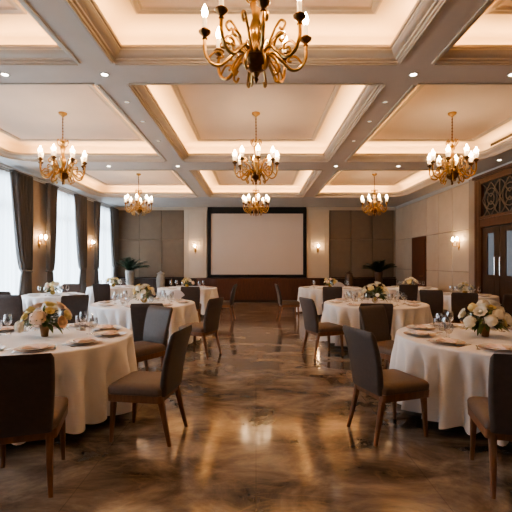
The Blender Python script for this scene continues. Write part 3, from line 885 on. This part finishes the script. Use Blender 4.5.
# table placement ---------------------------------------------------------------
tables = [ # x, y, R, name, level
 (-2.17,4.05,.87,'front left table',3,'round banquet table at the front left with a peach and white centrepiece'),
 (2.35,4.05,.87,'front right table',3,'round banquet table at the front right with a white flower centrepiece'),
 (-2.07,7.4,.92,'second left aisle table',2,'round banquet table, second on the left along the aisle'),
 (2.2,7.4,.92,'second right aisle table',2,'round banquet table, second on the right along the aisle'),
 (-2.0,11.7,.85,'rear left aisle table',1,'round banquet table farthest back on the left of the aisle'),
 (2.19,11.8,.92,'rear right aisle table',1,'round banquet table farthest back on the right of the aisle'),
 (-4.68,9.25,.66,'near window-side table',1,'round banquet table beside the windows behind the front left flowers'),
 (-4.35,12.2,.74,'far window-side table',1,'round banquet table near the far window and the palm'),
 (4.78,9.15,.66,'entrance-side table',1,'round banquet table beside the entrance doors'),
 (4.55,11.8,.74,'back right table',1,'round banquet table near the red-brown service door'),
]
for ti, (x, y, R, nm, lev, lb) in enumerate(tables):
    K = TK[R]
    K.put((x,y,0), ti*.4, lb, 'round banquet tables')
    o = obj('tablecloth', cloth_mesh(R, ti+3), M['cloth'], None, (x,y,0), ang=180)
    tag(o, 'white floor-length tablecloth on the ' + nm, 'tablecloth', 'white round tablecloths')
    sgn = 1 if x < 0 else -1        # aisle direction
    ns = {3: 10, 2: 8, 1: 6}[lev]
    names = {10: ['on the aisle side','just past the aisle side','on the far aisle side','at the far end','on the far wall side','just past the wall side','just before the wall side','on the near wall side','nearest the camera','on the near aisle side'],
             8: ['on the aisle side','on the far aisle side','at the far end','on the far wall side','on the wall side','on the near wall side','nearest the camera','on the near aisle side'],
             6: ['on the aisle side','on the far aisle side','on the far wall side','on the wall side','on the near wall side','on the near aisle side']}[ns]
    for k in range(ns):
        a0 = 2*PI*k/ns + (.10 if lev == 3 else 0)
        a = a0 if sgn > 0 else PI - a0
        def P(r, da): return (x + r*math.cos(a+da), y + r*math.sin(a+da))
        rp = R-.20; p = P(rp, 0)
        if px(*p) < -30 or px(*p) > 542: continue
        rz = a + PI/2; W_ = names[k]; on = ' on the ' + nm
        if lev == 3:
            CHG.put((*p, ZT+.001), rz, 'rose-beige charger plate %s of the %s' % (W_, nm), 'charger plates' + on)
            PLT.put((*p, ZT+.010), rz, 'white dinner plate on its charger %s of the %s' % (W_, nm), 'dinner plates' + on)
            NAP.put((*p, ZT+.019), rz + random.uniform(-.5,.5), 'blush napkin on the plate %s of the %s' % (W_, nm), 'folded napkins' + on)
            q = P(rp, -.215*.95/R); FRK.put((*q, ZT+.001), rz+PI/1, 'silver dinner fork %s of the %s' % (W_, nm), 'forks' + on)
            q = P(rp, .215*.95/R); KNF.put((*q, ZT+.001), rz+PI/1, 'silver dinner knife %s of the %s' % (W_, nm), 'knives' + on)
            if p[1] < y-.12: continue
            q = P(R-.42, .22); WG.put((*q, ZT+.001), 0, 'tall wine glass %s of the %s' % (W_, nm), 'wine glasses' + on)
            q = P(R-.40, .42) if k % 2 else P(R-.38, .40); GG.put((*q, ZT+.001), 0, 'short water goblet %s of the %s' % (W_, nm), 'water goblets' + on)
        elif lev == 2:
            PLT.put((*p, ZT+.001), rz, 'white dinner plate %s of the %s' % (W_, nm), 'dinner plates' + on)
            if not ((sgn > 0 and k == 1) or (sgn < 0 and k == 3)): NAP.put((*p, ZT+.010), rz + random.uniform(-.5,.5), 'blush napkin on the plate %s of the %s' % (W_, nm), 'folded napkins' + on)
            q = P(R-.42, .25); WG.put((*q, ZT+.001), 0, 'tall wine glass %s of the %s' % (W_, nm), 'wine glasses' + on)
            q = P(R-.40, .50); GG.put((*q, ZT+.001), 0, 'short water goblet %s of the %s' % (W_, nm), 'water goblets' + on)
        else:
            PLT.put((*p, ZT+.001), rz, 'white dinner plate %s of the %s' % (W_, nm), 'dinner plates' + on)
            q = P(R-.37, .4); WG.put((*q, ZT+.001), 0, 'wine glass %s of the %s' % (W_, nm), 'wine glasses' + on)
for x, y, rz, nm in ((-1.561,7.909,-.3,'second left aisle table'),(2.709,7.909,.3,'second right aisle table'),(2.30,11.1,0,'rear right aisle table')):
    FAN.put((x,y,ZT+(.001 if y > 9 else .010)), rz, 'pale lilac napkin folded into a standing fan on the %s' % nm, 'standing napkin fans')
for x, y, nm in ((-1.92,4.42,'front left table, on the aisle side of the flowers'),(-2.5,3.75,'front left table, on the window side of the flowers'),(2.05,4.4,'front right table, on the aisle side of the flowers'),(1.9,7.6,'second right aisle table'),(-2.4,7.2,'second left aisle table')):
    TEA.put((x,y,ZT+.001), 0, 'small glass candle holder on the ' + nm, 'glass candle holders')

# flowers on the tables
H, Rr = 'hydrangea', 'rose'
A = [(.0,-.12,.085,.082,H,'blush'),(-.20,-.08,-.01,.062,H,'white'),(-.13,-.10,.09,.05,Rr,'yellow'),(.19,-.06,.03,.055,Rr,'peach'),(.22,-.02,.09,.05,Rr,'yellow'),
     (.05,.0,.19,.055,Rr,'yellow'),(-.05,-.02,.18,.055,Rr,'blush'),(.14,.03,.17,.055,Rr,'peach'),(-.16,.06,.13,.05,Rr,'yellow'),(.0,.13,.14,.07,H,'white'),(.17,.12,.10,.05,Rr,'blush'),(-.12,.14,.06,.05,Rr,'white'),(.10,-.10,.14,.04,Rr,'yellow')]
centrepiece(-2.14,4.05,ZT+.001,'peach, yellow and white flowers in a bronze vase on the front left table',A,1,.25,.18,'taper',110)
B = [(-.02,-.14,.06,.062,H,'white'),(.06,-.12,.12,.058,H,'white'),(-.10,-.10,.13,.055,Rr,'white'),(-.19,-.07,.04,.062,H,'white'),(.17,-.06,.07,.06,H,'white'),(.22,-.02,.03,.05,Rr,'white'),
     (-.02,.0,.20,.058,H,'white'),(.09,.01,.20,.055,Rr,'white'),(-.11,.03,.17,.05,H,'yellow'),(.11,-.11,.03,.045,Rr,'yellow'),(.17,.04,.14,.05,H,'white'),(-.20,.03,.10,.05,Rr,'white'),
     (.0,.14,.13,.07,H,'white'),(.16,.12,.10,.055,Rr,'white'),(-.14,.13,.08,.055,Rr,'white'),(.01,-.07,.17,.045,Rr,'yellow')]
centrepiece(2.32,4.05,ZT+.001,'large cream-white flowers in a bronze vase on the front right table',B,2,.26,.19,'taper',110)
pal = ['white','white','white','yellow']
centrepiece(-2.07,7.4,ZT+.001,'loose cream flowers and greenery in a round gold vase on the second left aisle table',auto_spec(3,16,.22,.20,pal),3,.25,.2,'round',90)
centrepiece(2.2,7.4,ZT+.001,'loose cream flowers and greenery in a round gold vase on the second right aisle table',auto_spec(4,18,.27,.22,pal),4,.28,.22,'round',90)
for k, (x, y, nm, W, n) in enumerate(((-2.02,11.7,'rear left aisle table',.2,9),(2.19,11.8,'rear right aisle table',.24,11),(-4.70,9.25,'near window-side table',.24,11),(-4.35,12.2,'far window-side table',.28,12),(4.78,9.15,'entrance-side table',.17,8),(4.55,11.8,'back right table',.22,10))):
    centrepiece(x, y, ZT+.001, 'cream and yellow flowers in a round gold vase on the ' + nm, auto_spec(20+k, n, W*.8, .14, ['white','yellow','yellow','blush','white'] if k < 4 else pal), 10+k, W, .14, 'round', 50)

# ------------------------------------------------------------------ plants and urns at the rear
def palm(x, y, label, pot_m, ph, pr, seed, W):
    rnd = random.Random(seed)
    t = thing('potted_palm', label, 'plant', (x,y,0), 0, 'potted palms by the rear wall')
    bm = NB(); lathe(bm, [(pr*.6,0),(pr*.65,.02),(pr*.8,ph*.5),(pr,ph*.97),(pr*1.04,ph),(pr*.92,ph),(pr*.88,ph-.05),(.002,ph-.05)], 24); p = obj('pot', bm, pot_m, t)
    bm = NB(); lathe(bm, [(pr*.85,ph-.05),(pr*.8,ph-.03),(.002,ph-.02)], 16); obj('soil', bm, M['soil'], p)
    for k in range(32):
        a = k*2.4; el = rnd.uniform(.7, 1.5); L = rnd.uniform(.8,1.15)*W
        bm = NB(); pts = []
        for j in range(9):
            v = j/8; r = L*v*math.cos(el)*1.15; z = ph-.04 + L*1.0*(v*math.sin(el) - .38*v*v)
            pts.append(Vector((r*math.cos(a), r*math.sin(a), z)))
        tube(bm, pts, .006, 4)
        for j in range(1, 9):
            d = (pts[j]-pts[j-1]).normalized(); sd = d.cross(Vector((0,0,1))).normalized()
            for s in (-1, 1):
                for o_ in (0, .5):
                    leaf_geo(bm, pts[j]-(pts[j]-pts[j-1])*o_, (d*.7+sd*s), .26*W*math.sin(PI*(.15+.75*j/9)), .035, .3, rnd)
        obj('frond', bm, M['pleaf'], t, ang=180)
palm(-4.72,15.0,'dark green palm in a tall pale stone pot beside the far window',M['stonep'],1.2,.17,5,.78)
palm(4.62,15.05,'dark green palm in a tall dark pot near the right rear corner',M['brownpot'],1.15,.15,6,.72)
def urn(x, y, m, label):
    t = thing('floor_urn', label, 'urn', (x,y,0))
    bm = NB(); lathe(bm, [(.13,0),(.15,.02),(.14,.06),(.10,.1),(.11,.25),(.15,.6),(.165,.8),(.15,.95),(.12,1.03),(.11,1.06)], 28); obj('body', bm, m, t)
    bm = NB(); lathe(bm, [(.13,1.06),(.15,1.08),(.10,1.12),(.03,1.15),(.03,1.17),(.002,1.19)], 24); obj('lid', bm, m, t)
urn(-3.6,15.1,M['stonep'],'pale lidded floor urn standing before the left sideboard')
urn(3.52,15.1,M['brownpot'],'brown lidded floor urn standing before the right sideboard')

# ------------------------------------------------------------------ camera, world, view
cam = bpy.data.cameras.new('camera'); co = bpy.data.objects.new('camera', cam); C.objects.link(co)
cam.sensor_width = 36; cam.lens = 400/512*36; cam.shift_y = 6/512; cam.clip_end = 100
co.location = (0,0,1.52); co.rotation_euler = (PI/2,0,0); SC.camera = co
w = bpy.data.worlds.new('world'); SC.world = w; w.use_nodes = True
w.node_tree.nodes['Background'].inputs[0].default_value = (.75,.87,1,1); w.node_tree.nodes['Background'].inputs[1].default_value = 1.0
SC.view_settings.view_transform = 'AgX'
SC.view_settings.look = 'AgX - Medium High Contrast'
SC.view_settings.exposure = 0.32

# remove unused prototypes' placeholders, check labels
for o in SC.objects:
    if o.get('label') == 'x': print('UNUSED PROTOTYPE', o.name)
